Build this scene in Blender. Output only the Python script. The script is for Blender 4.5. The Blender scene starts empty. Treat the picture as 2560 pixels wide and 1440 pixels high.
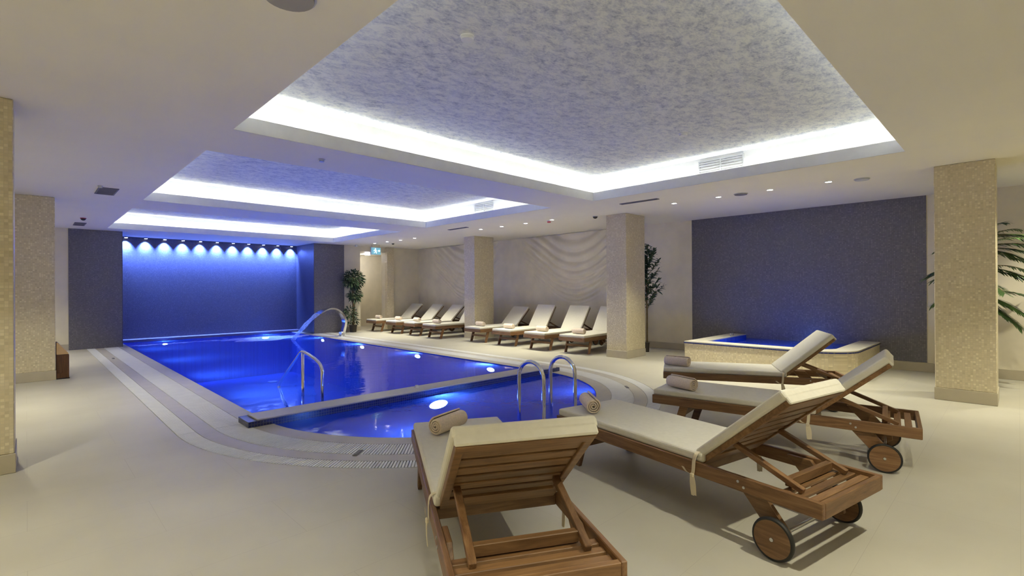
import bpy, bmesh, math, random
from mathutils import Vector, Matrix
random.seed(7)
S = bpy.context.scene
COL = S.collection
R = math.radians

# ------------------------------------------------------------------ camera
EYE = 1.45
H = 2.99           # lower ceiling
HU = 3.40          # coffered ceiling
cam_d = bpy.data.cameras.new('camera')
cam_d.sensor_width = 36.0
cam_d.lens = 1240.6 / 2560 * 36.0
cam_d.clip_start = 0.05
cam = bpy.data.objects.new('camera', cam_d)
COL.objects.link(cam)
yaw, pitch, roll = R(44.3928), R(0.0763), R(-0.322)
fw = Vector((math.sin(yaw) * math.cos(pitch), math.cos(yaw) * math.cos(pitch), math.sin(pitch)))
r0 = Vector((math.cos(yaw), -math.sin(yaw), 0))
u0 = r0.cross(fw)
rt = r0 * math.cos(roll) + u0 * math.sin(roll)
up = -r0 * math.sin(roll) + u0 * math.cos(roll)
M = Matrix((rt, up, -fw)).transposed().to_4x4()
M.translation = (0, 0, EYE)
cam.matrix_world = M
S.camera = cam

# ------------------------------------------------------------------ world, exposure, light levels
w = bpy.data.worlds.new('world')
S.world = w
w.use_nodes = True
w.node_tree.nodes['Background'].inputs[0].default_value = (0.6, 0.62, 0.7, 1)
w.node_tree.nodes['Background'].inputs[1].default_value = 0.0
S.view_settings.view_transform = 'Standard'
S.view_settings.look = 'None'
S.view_settings.gamma = 1.0
S.view_settings.use_curve_mapping = False
S.view_settings.exposure = 0.69
DOWN_W = 138.0            # each ceiling downlight
DOWN_COL = (1.0, 0.975, 0.76)
COVE_E = 10.5             # radiance of the cove strips
COVE_COL = (0.97, 1.0, 0.965)
POOL_W = 16.0
POOL_COL = (0.12, 0.30, 1.0)
FALL_W = 520.0
FALL_COL = (0.18, 0.33, 1.0)
cy = S.cycles
cy.use_denoising = True
cy.max_bounces = 7
cy.diffuse_bounces = 4
cy.glossy_bounces = 3
cy.transparent_max_bounces = 8
cy.use_adaptive_sampling = True
cy.adaptive_threshold = 0.2
cy.adaptive_min_samples = 16
cy.caustics_reflective = False
cy.caustics_refractive = False
cy.sample_clamp_indirect = 6.0

# ------------------------------------------------------------------ material helpers
def new_mat(name):
    m = bpy.data.materials.new(name)
    m.use_nodes = True
    nt = m.node_tree
    b = nt.nodes['Principled BSDF']
    return m, nt, b

def N(nt, t, **kw):
    n = nt.nodes.new(t)
    for k, v in kw.items():
        if k in n.inputs:
            n.inputs[k].default_value = v
        else:
            setattr(n, k, v)
    return n

def L(nt, a, b):
    nt.links.new(a, b)

def coords(nt, scale=(1, 1, 1), rot=(0, 0, 0)):
    tc = N(nt, 'ShaderNodeTexCoord')
    mp = N(nt, 'ShaderNodeMapping')
    mp.inputs['Scale'].default_value = scale
    mp.inputs['Rotation'].default_value = rot
    L(nt, tc.outputs['Object'], mp.inputs[0])
    return mp.outputs[0]

def ramp(nt, fac, stops):
    r = N(nt, 'ShaderNodeValToRGB')
    e = r.color_ramp.elements
    while len(e) < len(stops):
        e.new(0.5)
    for i, (p, c) in enumerate(stops):
        e[i].position = p
        e[i].color = (*c, 1)
    L(nt, fac, r.inputs[0])
    return r.outputs[0]

def plain(name, col, rough=0.6, metal=0.0, noise=0.0, scale=8.0, spec=0.5):
    m, nt, b = new_mat(name)
    b.inputs['Roughness'].default_value = rough
    b.inputs['Metallic'].default_value = metal
    b.inputs['Specular IOR Level'].default_value = spec
    n = N(nt, 'ShaderNodeTexNoise', Scale=scale, Detail=4.0)
    L(nt, coords(nt), n.inputs['Vector'])
    k = noise if noise else 0.03
    L(nt, ramp(nt, n.outputs['Fac'], [(0.3, [c * (1 - k) for c in col]), (0.7, [min(1, c * (1 + k)) for c in col])]), b.inputs['Base Color'])
    return m

def emit(name, col, strength):
    m, nt, b = new_mat(name)
    b.inputs['Base Color'].default_value = (*col, 1)
    b.inputs['Emission Color'].default_value = (*col, 1)
    b.inputs['Emission Strength'].default_value = strength
    return m

def mosaic(name, cols, tile=0.03, joint=0.003, jcol=None, rough=0.35, wall=True, bump=0.25, spec=0.5):
    """small square tiles with tile-to-tile colour changes"""
    m, nt, b = new_mat(name)
    b.inputs['Roughness'].default_value = rough
    b.inputs['Specular IOR Level'].default_value = spec
    tc = N(nt, 'ShaderNodeTexCoord')
    geo = N(nt, 'ShaderNodeNewGeometry')
    sx = N(nt, 'ShaderNodeSeparateXYZ')
    L(nt, tc.outputs['Object'], sx.inputs[0])
    if wall:   # u = x + y (one of them is constant on an axis-aligned wall), v = z
        a = N(nt, 'ShaderNodeMath', operation='ADD')
        L(nt, sx.outputs[0], a.inputs[0]); L(nt, sx.outputs[1], a.inputs[1])
        cb = N(nt, 'ShaderNodeCombineXYZ')
        L(nt, a.outputs[0], cb.inputs[0]); L(nt, sx.outputs[2], cb.inputs[1])
    else:
        cb = N(nt, 'ShaderNodeCombineXYZ')
        L(nt, sx.outputs[0], cb.inputs[0]); L(nt, sx.outputs[1], cb.inputs[1])
    br = N(nt, 'ShaderNodeTexBrick', offset=0.0, squash=1.0)
    br.inputs['Scale'].default_value = 1.0
    br.inputs['Brick Width'].default_value = tile
    br.inputs['Row Height'].default_value = tile
    br.inputs['Mortar Size'].default_value = joint
    br.inputs['Mortar Smooth'].default_value = 0.3
    br.inputs['Bias'].default_value = 0.0
    L(nt, cb.outputs[0], br.inputs['Vector'])
    # per tile random value
    sn = N(nt, 'ShaderNodeVectorMath', operation='SNAP')
    sn.inputs[1].default_value = (tile, tile, tile)
    L(nt, cb.outputs[0], sn.inputs[0])
    wn = N(nt, 'ShaderNodeTexWhiteNoise', noise_dimensions='3D')
    L(nt, sn.outputs[0], wn.inputs['Vector'])
    rc = ramp(nt, wn.outputs['Value'], [(i / max(1, len(cols) - 1), c) for i, c in enumerate(cols)])
    mx = N(nt, 'ShaderNodeMix', data_type='RGBA')
    L(nt, br.outputs['Fac'], mx.inputs['Factor'])
    L(nt, rc, mx.inputs['A'])
    mx.inputs['B'].default_value = (*(jcol or [c * 0.8 for c in cols[0]]), 1)
    L(nt, mx.outputs['Result'], b.inputs['Base Color'])
    bp = N(nt, 'ShaderNodeBump', Strength=bump, Distance=0.002)
    bp.invert = True
    L(nt, br.outputs['Fac'], bp.inputs['Height'])
    L(nt, bp.outputs[0], b.inputs['Normal'])
    return m

def wood(name, c1, c2, c3, rough=0.45, axis=0):
    m, nt, b = new_mat(name)
    b.inputs['Roughness'].default_value = rough
    sc = [14, 14, 14]
    sc[axis] = 1.2
    oi = N(nt, 'ShaderNodeObjectInfo')
    tc = N(nt, 'ShaderNodeTexCoord')
    ad = N(nt, 'ShaderNodeVectorMath', operation='ADD')
    L(nt, tc.outputs['Object'], ad.inputs[0])
    L(nt, oi.outputs['Random'], ad.inputs[1])
    mp = N(nt, 'ShaderNodeMapping')
    mp.inputs['Scale'].default_value = sc
    L(nt, ad.outputs[0], mp.inputs[0])
    n = N(nt, 'ShaderNodeTexNoise', Scale=2.2, Detail=6.0, Roughness=0.65, Distortion=0.8)
    L(nt, mp.outputs[0], n.inputs['Vector'])
    c = ramp(nt, n.outputs['Fac'], [(0.28, c1), (0.5, c2), (0.75, c3)])
    hs = N(nt, 'ShaderNodeHueSaturation')
    mr = N(nt, 'ShaderNodeMapRange')
    mr.inputs['To Min'].default_value = 0.8
    mr.inputs['To Max'].default_value = 1.2
    L(nt, oi.outputs['Random'], mr.inputs['Value'])
    L(nt, mr.outputs[0], hs.inputs['Value'])
    L(nt, c, hs.inputs['Color'])
    L(nt, hs.outputs[0], b.inputs['Base Color'])
    bp = N(nt, 'ShaderNodeBump', Strength=0.12, Distance=0.002)
    L(nt, n.outputs['Fac'], bp.inputs['Height'])
    L(nt, bp.outputs[0], b.inputs['Normal'])
    return m

MAT = {}
MAT['ceiling'] = plain('ceiling paint', (0.88, 0.83, 0.69), 0.8, noise=0.015, scale=1.5)
MAT['fascia'] = plain('white cove paint', (0.80, 0.80, 0.79), 0.7)
MAT['cream'] = mosaic('cream mosaic', [(0.60, 0.51, 0.33), (0.73, 0.63, 0.43), (0.66, 0.57, 0.38), (0.84, 0.75, 0.54)], 0.025, 0.002, (0.64, 0.56, 0.39), 0.35)
MAT['stone'] = plain('beige wall stone', (0.78, 0.71, 0.55), 0.5, noise=0.06, scale=3)
MAT['skirt'] = plain('beige skirting stone', (0.52, 0.46, 0.34), 0.4, noise=0.06, scale=5)
MAT['navy'] = mosaic('blue grey mosaic', [(0.140, 0.132, 0.155), (0.185, 0.176, 0.200), (0.160, 0.152, 0.178), (0.235, 0.224, 0.240)], 0.025, 0.002, (0.10, 0.10, 0.13), 0.3)
MAT['alcove'] = mosaic('deep blue alcove mosaic', [(0.055, 0.056, 0.105), (0.075, 0.076, 0.135), (0.063, 0.064, 0.120), (0.095, 0.095, 0.155)], 0.025, 0.002, (0.09, 0.09, 0.13), 0.3)
MAT['poolblue'] = mosaic('pool blue mosaic', [(0.03, 0.08, 0.50), (0.05, 0.13, 0.66), (0.04, 0.10, 0.56)], 0.03, 0.003, (0.10, 0.16, 0.5), 0.75, wall=False, bump=0.0, spec=0.15)
MAT['darkblue'] = mosaic('dark blue tile edge', [(0.015, 0.02, 0.10), (0.03, 0.04, 0.2), (0.02, 0.025, 0.12)], 0.03, 0.004, (0.10, 0.11, 0.18), 0.25)
MAT['coping'] = plain('beige coping stone', (0.50, 0.46, 0.39), 0.4, noise=0.05, scale=6)
MAT['capstone'] = plain('pale cap stone', (0.62, 0.58, 0.48), 0.4, noise=0.04, scale=6)
MAT['grate'] = plain('white grating plastic', (0.82, 0.81, 0.78), 0.45)
MAT['gratebase'] = plain('grating channel', (0.52, 0.51, 0.49), 0.6)
MAT['teak'] = wood('teak', (0.11, 0.052, 0.022), (0.20, 0.102, 0.043), (0.31, 0.175, 0.08))
MAT['teakx'] = wood('teak across', (0.12, 0.057, 0.023), (0.22, 0.115, 0.047), (0.34, 0.19, 0.085), axis=1)
MAT['canvas'] = plain('cream canvas', (0.74, 0.70, 0.60), 0.85, noise=0.03, scale=30, spec=0.2)
MAT['ribbon'] = plain('cream ribbon', (0.70, 0.61, 0.44), 0.85, spec=0.2)
MAT['towel'] = plain('taupe terry', (0.80, 0.67, 0.54), 0.95, noise=0.10, scale=90, spec=0.1)
MAT['rubber'] = plain('black rubber', (0.015, 0.014, 0.013), 0.6)
MAT['chrome'] = plain('polished steel', (0.72, 0.72, 0.74), 0.13, 1.0)
MAT['steel'] = plain('brushed steel', (0.6, 0.6, 0.6), 0.3, 1.0)
MAT['grille'] = plain('grey grille', (0.22, 0.21, 0.22), 0.6)
MAT['whitegr'] = plain('pale grille', (0.55, 0.56, 0.58), 0.6)
MAT['speaker'] = plain('grey speaker mesh', (0.36, 0.34, 0.30), 0.7)
MAT['black'] = plain('black plastic', (0.02, 0.018, 0.02), 0.3)
MAT['red'] = plain('red plastic', (0.5, 0.05, 0.06), 0.4)
MAT['soil'] = plain('dark pot', (0.035, 0.028, 0.022), 0.6)
MAT['trunk'] = plain('stem bark', (0.20, 0.14, 0.06), 0.8, noise=0.3, scale=12)
MAT['leaf'] = plain('dark leaf', (0.055, 0.095, 0.04), 0.45, noise=0.45, scale=5)
MAT['leaf2'] = plain('palm leaf', (0.06, 0.12, 0.03), 0.45, noise=0.45, scale=5)
MAT['relief'] = plain('relief plaster', (0.52, 0.47, 0.42), 0.65, noise=0.03, scale=2)
MAT['darkwood'] = wood('dark wood', (0.05, 0.02, 0.01), (0.10, 0.04, 0.015), (0.16, 0.07, 0.03), axis=2)
MAT['tan'] = plain('tan wood', (0.55, 0.36, 0.17), 0.5, noise=0.1)
MAT['lamp'] = emit('lamp glow', (1.0, 0.93, 0.82), 14.0)
MAT['strip'] = emit('cove strip', COVE_COL, COVE_E)
MAT['poollamp'] = emit('underwater lamp', (0.55, 0.72, 1.0), 22.0)
MAT['falllamp'] = emit('blue spot lens', (0.7, 0.78, 1.0), 8.0)
MAT['signbg'] = emit('sign panel', (0.16, 0.40, 0.50), 0.55)
MAT['signfg'] = emit('sign figure', (0.75, 0.9, 0.95), 0.9)
for k_ in ('lamp', 'poollamp', 'falllamp', 'signbg', 'signfg'):
    MAT[k_].cycles.emission_sampling = 'NONE'      # tiny lenses: their real lamps do the lighting
MAT['ledge'] = plain('ledge stone', (0.16, 0.14, 0.22), 0.4)

# floor: large pale beige tiles, faint joints, soft clouding
m, nt, b = new_mat('beige floor tile')
v = coords(nt)
br = N(nt, 'ShaderNodeTexBrick', offset=0.5)
br.inputs['Scale'].default_value = 1.0
br.inputs['Brick Width'].default_value = 1.2
br.inputs['Row Height'].default_value = 0.6
br.inputs['Mortar Size'].default_value = 0.0018
br.inputs['Mortar Smooth'].default_value = 0.5
L(nt, v, br.inputs['Vector'])
n1 = N(nt, 'ShaderNodeTexNoise', Scale=1.1, Detail=5.0)
L(nt, v, n1.inputs['Vector'])
c1 = ramp(nt, n1.outputs['Fac'], [(0.3, (0.48, 0.445, 0.36)), (0.7, (0.55, 0.515, 0.425))])
mx = N(nt, 'ShaderNodeMix', data_type='RGBA')
L(nt, br.outputs['Fac'], mx.inputs['Factor'])
L(nt, c1, mx.inputs['A'])
mx.inputs['B'].default_value = (0.44, 0.40, 0.33, 1)
L(nt, mx.outputs['Result'], b.inputs['Base Color'])
b.inputs['Roughness'].default_value = 0.42
b.inputs['Specular IOR Level'].default_value = 0.4
MAT['floor'] = m

# coffer ceiling: mottled lavender-grey finish with short brushed flecks
m, nt, b = new_mat('mottled coffer finish')
n1 = N(nt, 'ShaderNodeTexNoise', Scale=1.0, Detail=6.0, Roughness=0.72, Distortion=0.4)
L(nt, coords(nt, (9, 13, 9), (0, 0, R(25))), n1.inputs['Vector'])
n2 = N(nt, 'ShaderNodeTexNoise', Scale=1.0, Detail=3.0, Roughness=0.6)
L(nt, coords(nt, (36, 60, 20), (0, 0, R(25))), n2.inputs['Vector'])
ad = N(nt, 'ShaderNodeMath', operation='MULTIPLY_ADD')
L(nt, n2.outputs['Fac'], ad.inputs[0])
ad.inputs[1].default_value = 0.35
L(nt, n1.outputs['Fac'], ad.inputs[2])
L(nt, ramp(nt, ad.outputs[0], [(0.48, (0.35, 0.38, 0.45)), (0.62, (0.60, 0.62, 0.63)), (0.76, (0.80, 0.81, 0.75))]), b.inputs['Base Color'])
b.inputs['Roughness'].default_value = 0.6
MAT['coffer'] = m

# water: clear blue-tinted sheet with fresnel reflection and gentle ripples
def water_mat(name, tint, bump, scale):
    m = bpy.data.materials.new(name)
    m.use_nodes = True
    nt = m.node_tree
    for n in list(nt.nodes):
        nt.nodes.remove(n)
    out = N(nt, 'ShaderNodeOutputMaterial')
    mix = N(nt, 'ShaderNodeMixShader')
    tr = N(nt, 'ShaderNodeBsdfTransparent')
    tr.inputs[0].default_value = (*tint, 1)
    gl = N(nt, 'ShaderNodeBsdfGlossy')
    gl.inputs['Roughness'].default_value = 0.03
    fr = N(nt, 'ShaderNodeFresnel', IOR=1.24)
    n1 = N(nt, 'ShaderNodeTexNoise', Scale=scale, Detail=3.0)
    L(nt, coords(nt, (1, 1, 1)), n1.inputs['Vector'])
    bp = N(nt, 'ShaderNodeBump', Strength=bump, Distance=0.02)
    L(nt, n1.outputs['Fac'], bp.inputs['Height'])
    L(nt, bp.outputs[0], fr.inputs['Normal'])
    L(nt, bp.outputs[0], gl.inputs['Normal'])
    L(nt, fr.outputs[0], mix.inputs[0])
    tl = N(nt, 'ShaderNodeBsdfTranslucent')       # light scattered on its way up through the water
    tl.inputs[0].default_value = (0.20, 0.38, 1.0, 1)
    body = N(nt, 'ShaderNodeMixShader')
    body.inputs[0].default_value = 0.42
    L(nt, tr.outputs[0], body.inputs[1])
    L(nt, tl.outputs[0], body.inputs[2])
    L(nt, body.outputs[0], mix.inputs[1])
    L(nt, gl.outputs[0], mix.inputs[2])
    L(nt, mix.outputs[0], out.inputs[0])
    return m
MAT['water'] = water_mat('pool water', (0.55, 0.70, 1.0), 0.20, 3.0)
MAT['tubwater'] = water_mat('tub water', (0.6, 0.7, 1.0), 0.06, 3.0)
# falling water sheet and foam
def falling_mat(name, col, a, lo=0.3):
    m = bpy.data.materials.new(name)
    m.use_nodes = True
    nt = m.node_tree
    for n in list(nt.nodes):
        nt.nodes.remove(n)
    out = N(nt, 'ShaderNodeOutputMaterial')
    mix = N(nt, 'ShaderNodeMixShader')
    tr = N(nt, 'ShaderNodeBsdfTransparent')
    df = N(nt, 'ShaderNodeBsdfTranslucent')
    df.inputs[0].default_value = (*col, 1)
    dd = N(nt, 'ShaderNodeBsdfDiffuse')
    dd.inputs[0].default_value = (*col, 1)
    m2 = N(nt, 'ShaderNodeMixShader')
    n1 = N(nt, 'ShaderNodeTexNoise', Scale=6.0, Detail=4.0)
    L(nt, coords(nt, (3, 12, 1)), n1.inputs['Vector'])
    L(nt, ramp(nt, n1.outputs['Fac'], [(0.3, (a * lo,) * 3), (0.7, (min(1, a * 1.5),) * 3)]), mix.inputs[0])
    L(nt, df.outputs[0], m2.inputs[1]); L(nt, dd.outputs[0], m2.inputs[2])
    L(nt, tr.outputs[0], mix.inputs[1]); L(nt, m2.outputs[0], mix.inputs[2])
    L(nt, mix.outputs[0], out.inputs[0])
    return m
MAT['fall'] = falling_mat('falling water', (0.8, 0.88, 1.0), 0.55)
MAT['foam'] = falling_mat('white foam', (0.95, 0.97, 1.0), 0.75, 0.6)

# ------------------------------------------------------------------ geometry helpers
def tagit(o, label=None, cat=None, group=None, kind=None):
    if label: o['label'] = label
    if cat: o['category'] = cat
    if group: o['group'] = group
    if kind: o['kind'] = kind
    return o

def obj(name, data, parent=None):
    o = bpy.data.objects.new(name, data)
    COL.objects.link(o)
    if parent: o.parent = parent
    return o

def empty(name, loc=(0, 0, 0), rz=0.0, parent=None):
    o = bpy.data.objects.new(name, None)
    COL.objects.link(o)
    o.location = loc
    o.rotation_euler = (0, 0, rz)
    o.empty_display_size = 0.1
    if parent: o.parent = parent
    return o

def finish(bm, name, mat, smooth=False):
    me = bpy.data.meshes.new(name)
    bmesh.ops.recalc_face_normals(bm, faces=bm.faces[:])
    bm.to_mesh(me)
    bm.free()
    me.materials.append(MAT[mat])
    if smooth:
        for p in me.polygons: p.use_smooth = True
    return me

def finish_up(bm, name, mat):
    me = finish(bm, name, mat)
    if me.polygons[0].normal.z < 0:
        me.flip_normals()
    return me

def bm_box(bm, x0, x1, y0, y1, z0, z1, bev=0.0, seg=1, mtx=None):
    r = bmesh.ops.create_cube(bm, size=1.0)
    vs = r['verts']
    for v in vs:
        v.co = Vector((x0 + (v.co.x + .5) * (x1 - x0), y0 + (v.co.y + .5) * (y1 - y0), z0 + (v.co.z + .5) * (z1 - z0)))
    if bev > 0:
        es = list({e for v in vs for e in v.link_edges})
        rr = bmesh.ops.bevel(bm, geom=es, offset=bev, segments=seg, affect='EDGES', profile=0.5)
        vs = list({v for f in rr['faces'] for v in f.verts} | {v for v in vs if v.is_valid})
    if mtx is not None:
        for v in vs: v.co = mtx @ v.co
    return vs

def box_me(name, mat, x0, x1, y0, y1, z0, z1, bev=0.0, seg=1, mtx=None, smooth=False):
    bm = bmesh.new()
    bm_box(bm, x0, x1, y0, y1, z0, z1, bev, seg, mtx)
    return finish(bm, name, mat, smooth)

def boxes_me(name, mat, lst, bev=0.0):
    bm = bmesh.new()
    for b_ in lst: bm_box(bm, *b_, bev=bev)
    return finish(bm, name, mat)

def prism_me(name, mat, poly, axis, a0, a1, bev=0.0):
    """polygon extruded along an axis: axis 'y' -> poly (x,z); 'x' -> (y,z); 'z' -> (x,y)"""
    bm = bmesh.new()
    def P(p, a):
        return {'y': (p[0], a, p[1]), 'x': (a, p[0], p[1]), 'z': (p[0], p[1], a)}[axis]
    v0 = [bm.verts.new(P(p, a0)) for p in poly]
    v1 = [bm.verts.new(P(p, a1)) for p in poly]
    bm.faces.new(v0); bm.faces.new(v1[::-1])
    n = len(poly)
    for i in range(n):
        bm.faces.new((v0[i], v0[(i + 1) % n], v1[(i + 1) % n], v1[i]))
    if bev:
        bmesh.ops.recalc_face_normals(bm, faces=bm.faces[:])
        bmesh.ops.bevel(bm, geom=bm.edges[:], offset=bev, segments=1, affect='EDGES')
    return finish(bm, name, mat)

def bm_tube(bm, pts, rad, n=12, cap=True, closed=False):
    pts = [Vector(p) for p in pts]
    rads = rad if isinstance(rad, (list, tuple)) else [rad] * len(pts)
    t0 = (pts[1] - pts[0]).normalized()
    a = Vector((0, 0, 1)) if abs(t0.z) < 0.9 else Vector((1, 0, 0))
    nrm = t0.cross(a).normalized()
    rings = []
    for i, p in enumerate(pts):
        t = (pts[min(i + 1, len(pts) - 1)] - pts[max(i - 1, 0)]).normalized()
        nrm = (nrm - t * nrm.dot(t)).normalized()
        bn = t.cross(nrm)
        rings.append([bm.verts.new(p + (nrm * math.cos(2 * math.pi * k / n) + bn * math.sin(2 * math.pi * k / n)) * rads[i]) for k in range(n)])
    for i in range(len(rings) - 1):
        for k in range(n):
            bm.faces.new((rings[i][k], rings[i][(k + 1) % n], rings[i + 1][(k + 1) % n], rings[i + 1][k]))
    if cap:
        bm.faces.new(rings[0]); bm.faces.new(rings[-1][::-1])

def tube_me(name, mat, pts, rad, n=12):
    bm = bmesh.new()
    bm_tube(bm, pts, rad, n)
    return finish(bm, name, mat, True)

def smooth_path(pts, it=3):
    """round the corners of a polyline (Chaikin), end points kept"""
    pts = [Vector(p) for p in pts]
    for _ in range(it):
        q = [pts[0]]
        for i in range(len(pts) - 1):
            a, b_ = pts[i], pts[i + 1]
            q += [a.lerp(b_, .25), a.lerp(b_, .75)]
        q.append(pts[-1])
        pts = q
    return pts

def bm_disc(bm, c, r, h, n=24, axis='z', r2=None):
    """short cylinder centred at c"""
    r2 = r if r2 is None else r2
    A = {'z': (Vector((1, 0, 0)), Vector((0, 1, 0)), Vector((0, 0, 1))), 'y': (Vector((1, 0, 0)), Vector((0, 0, 1)), Vector((0, 1, 0))), 'x': (Vector((0, 1, 0)), Vector((0, 0, 1)), Vector((1, 0, 0)))}[axis]
    c = Vector(c)
    a = [bm.verts.new(c - A[2] * h / 2 + (A[0] * math.cos(2 * math.pi * k / n) + A[1] * math.sin(2 * math.pi * k / n)) * r) for k in range(n)]
    b_ = [bm.verts.new(c + A[2] * h / 2 + (A[0] * math.cos(2 * math.pi * k / n) + A[1] * math.sin(2 * math.pi * k / n)) * r2) for k in range(n)]
    bm.faces.new(a[::-1]); bm.faces.new(b_)
    for k in range(n):
        bm.faces.new((a[k], a[(k + 1) % n], b_[(k + 1) % n], b_[k]))

def disc_me(name, mat, c, r, h, n=24, axis='z', r2=None):
    bm = bmesh.new()
    bm_disc(bm, c, r, h, n, axis, r2)
    return finish(bm, name, mat)

def bm_ring(bm, c, R_, r_, n=28, k=8, axis='z', sz=1.0):
    """torus"""
    A = {'z': (Vector((1, 0, 0)), Vector((0, 1, 0)), Vector((0, 0, 1))), 'y': (Vector((1, 0, 0)), Vector((0, 0, 1)), Vector((0, 1, 0))), 'x': (Vector((0, 1, 0)), Vector((0, 0, 1)), Vector((1, 0, 0)))}[axis]
    c = Vector(c)
    rg = []
    for i in range(n):
        a = 2 * math.pi * i / n
        d = A[0] * math.cos(a) + A[1] * math.sin(a)
        rg.append([bm.verts.new(c + d * (R_ + r_ * math.cos(2 * math.pi * j / k)) + A[2] * (r_ * sz * math.sin(2 * math.pi * j / k))) for j in range(k)])
    for i in range(n):
        for j in range(k):
            bm.faces.new((rg[i][j], rg[(i + 1) % n][j], rg[(i + 1) % n][(j + 1) % k], rg[i][(j + 1) % k]))

def ring_me(name, mat, c, R_, r_, axis='z', n=28, k=8, sz=1.0):
    bm = bmesh.new()
    bm_ring(bm, c, R_, r_, n, k, axis, sz)
    return finish(bm, name, mat, True)

def struct(name, me, parent=None):
    o = obj(name, me, parent)
    if parent is None: o['kind'] = 'structure'
    return o

def copy_tree(o, parent=None):
    c = o.copy()
    COL.objects.link(c)
    c.parent = parent
    for ch in list(o.children):
        copy_tree(ch, c)
    return c

# ------------------------------------------------------------------ room shell
XL, XR, YN, YF, YB = -2.4, 10.88, -3.0, 16.29, 17.75   # left, right, near, far wall, alcove back
AL, AR = 1.78, 6.80                                  # waterfall alcove
CX, CYC, RW = 4.2, 5.90, 2.30                        # pool: centre line, centre of the round end, half width
COVL, COVR = 1.42, 7.17
COVES = [(0.90, 5.26), (6.24, 10.40), (11.55, 15.64)]
SET = 0.15

def stadium(r, yfar, n=56):
    p = [(CX - r, yfar), (CX - r, CYC)]
    for i in range(1, n):
        a = math.pi + math.pi * i / n
        p.append((CX + r * math.cos(a), CYC + r * math.sin(a)))
    p += [(CX + r, CYC), (CX + r, yfar)]
    return p

def strip_me(name, mat, r1, r2, yfar, z, zin=None):
    """flat band following the pool edge, with a short skirt down both edges"""
    a, c = stadium(r1, yfar), stadium(r2, yfar)
    bm = bmesh.new()
    va = [bm.verts.new((*p, z)) for p in a]
    vc = [bm.verts.new((*p, z)) for p in c]
    da = [bm.verts.new((*p, z - 0.10)) for p in a]
    dc = [bm.verts.new((*p, z - 0.10)) for p in c]
    for i in range(len(a) - 1):
        bm.faces.new((va[i], va[i + 1], vc[i + 1], vc[i]))
        bm.faces.new((da[i], da[i + 1], va[i + 1], va[i]))
        bm.faces.new((dc[i], dc[i + 1], vc[i + 1], vc[i]))
    return finish(bm, name, mat)

R_COP, R_G1, R_B1, R_G2 = 2.50, 2.80, 2.96, 3.13
# floor with a pool-shaped cut-out
bm = bmesh.new()
inner = stadium(R_G2, YF)
outer = [(AL - 0.0, YF)]
poly = [(XL, YF)] + inner[:1] + inner[1:] + [(8.44, YF), (9.42, YF), (XR, YF), (XR, YN), (XL, YN)]
vs = [bm.verts.new((*p, 0)) for p in poly]
f = bm.faces.new(vs)
bmesh.ops.triangulate(bm, faces=[f])
# corridor floor
q = [bm.verts.new(p) for p in ((8.0, YF, 0), (11.4, YF, 0), (11.4, 18.6, 0), (8.0, 18.6, 0))]
bm.faces.new(q)
floor = struct('floor', finish(bm, 'floor', 'floor'))
floor['label'] = 'pale beige tiled pool-hall floor'

struct('pool_coping', strip_me('pool_coping', 'coping', RW, R_COP, YF, 0.0))
struct('floor_band', strip_me('floor_band', 'coping', R_G1, R_B1, YF, 0.0))
struct('coping_return', boxes_me('coping_return', 'coping', [(AL, CX - RW, YF, 17.45, -0.1, 0), (CX + RW, AR, YF, 17.45, -0.1, 0)]))

# overflow gratings: channel + cross slats
def path_samples(r, pitch):
    out = []
    d = 0.0
    y = YF - 0.02
    while y > CYC:
        out.append(((CX, y), Vector((-1, 0)))); y -= pitch
    na = int(math.pi * r / pitch)
    for i in range(na):
        a = math.pi + math.pi * (i + .5) / na
        out.append(((CX, CYC), Vector((math.cos(a), math.sin(a)))))
    y = CYC + 0.01
    while y < YF - 0.02:
        out.append(((CX, y), Vector((1, 0)))); y += pitch
    return out
def grating(name, r1, r2, label):
    g = empty(name, (CX, CYC, 0))
    tagit(g, label, 'grating')
    ch = obj('channel', strip_me('channel', 'gratebase', r1, r2, YF, -0.016), g)
    ch.location = (-CX, -CYC, 0)
    bm = bmesh.new()
    for (cx, cyy), d in path_samples((r1 + r2) / 2, 0.026):
        t = Vector((-d.y, d.x))
        w2 = 0.0085
        c = Vector((cx, cyy))
        p = [c + d * (r1 + .006) - t * w2, c + d * (r2 - .006) - t * w2, c + d * (r2 - .006) + t * w2, c + d * (r1 + .006) + t * w2]
        a = [bm.verts.new((q.x - CX, q.y - CYC, 0.001)) for q in p]
        b_ = [bm.verts.new((q.x - CX, q.y - CYC, -0.014)) for q in p]
        bm.faces.new(a)
        for i in range(4):
            bm.faces.new((a[i], b_[i], b_[(i + 1) % 4], a[(i + 1) % 4]))
    s = obj('cross_slats', finish(bm, 'cross_slats', 'grate'), g)
    s['kind'] = 'stuff'
    return g
grating('overflow_grating', R_COP, R_G1, 'wide white slatted overflow grating next to the pool coping')
grating('overflow_grating', R_B1, R_G2, 'narrow outer white slatted grating ringing the pool')

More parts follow.
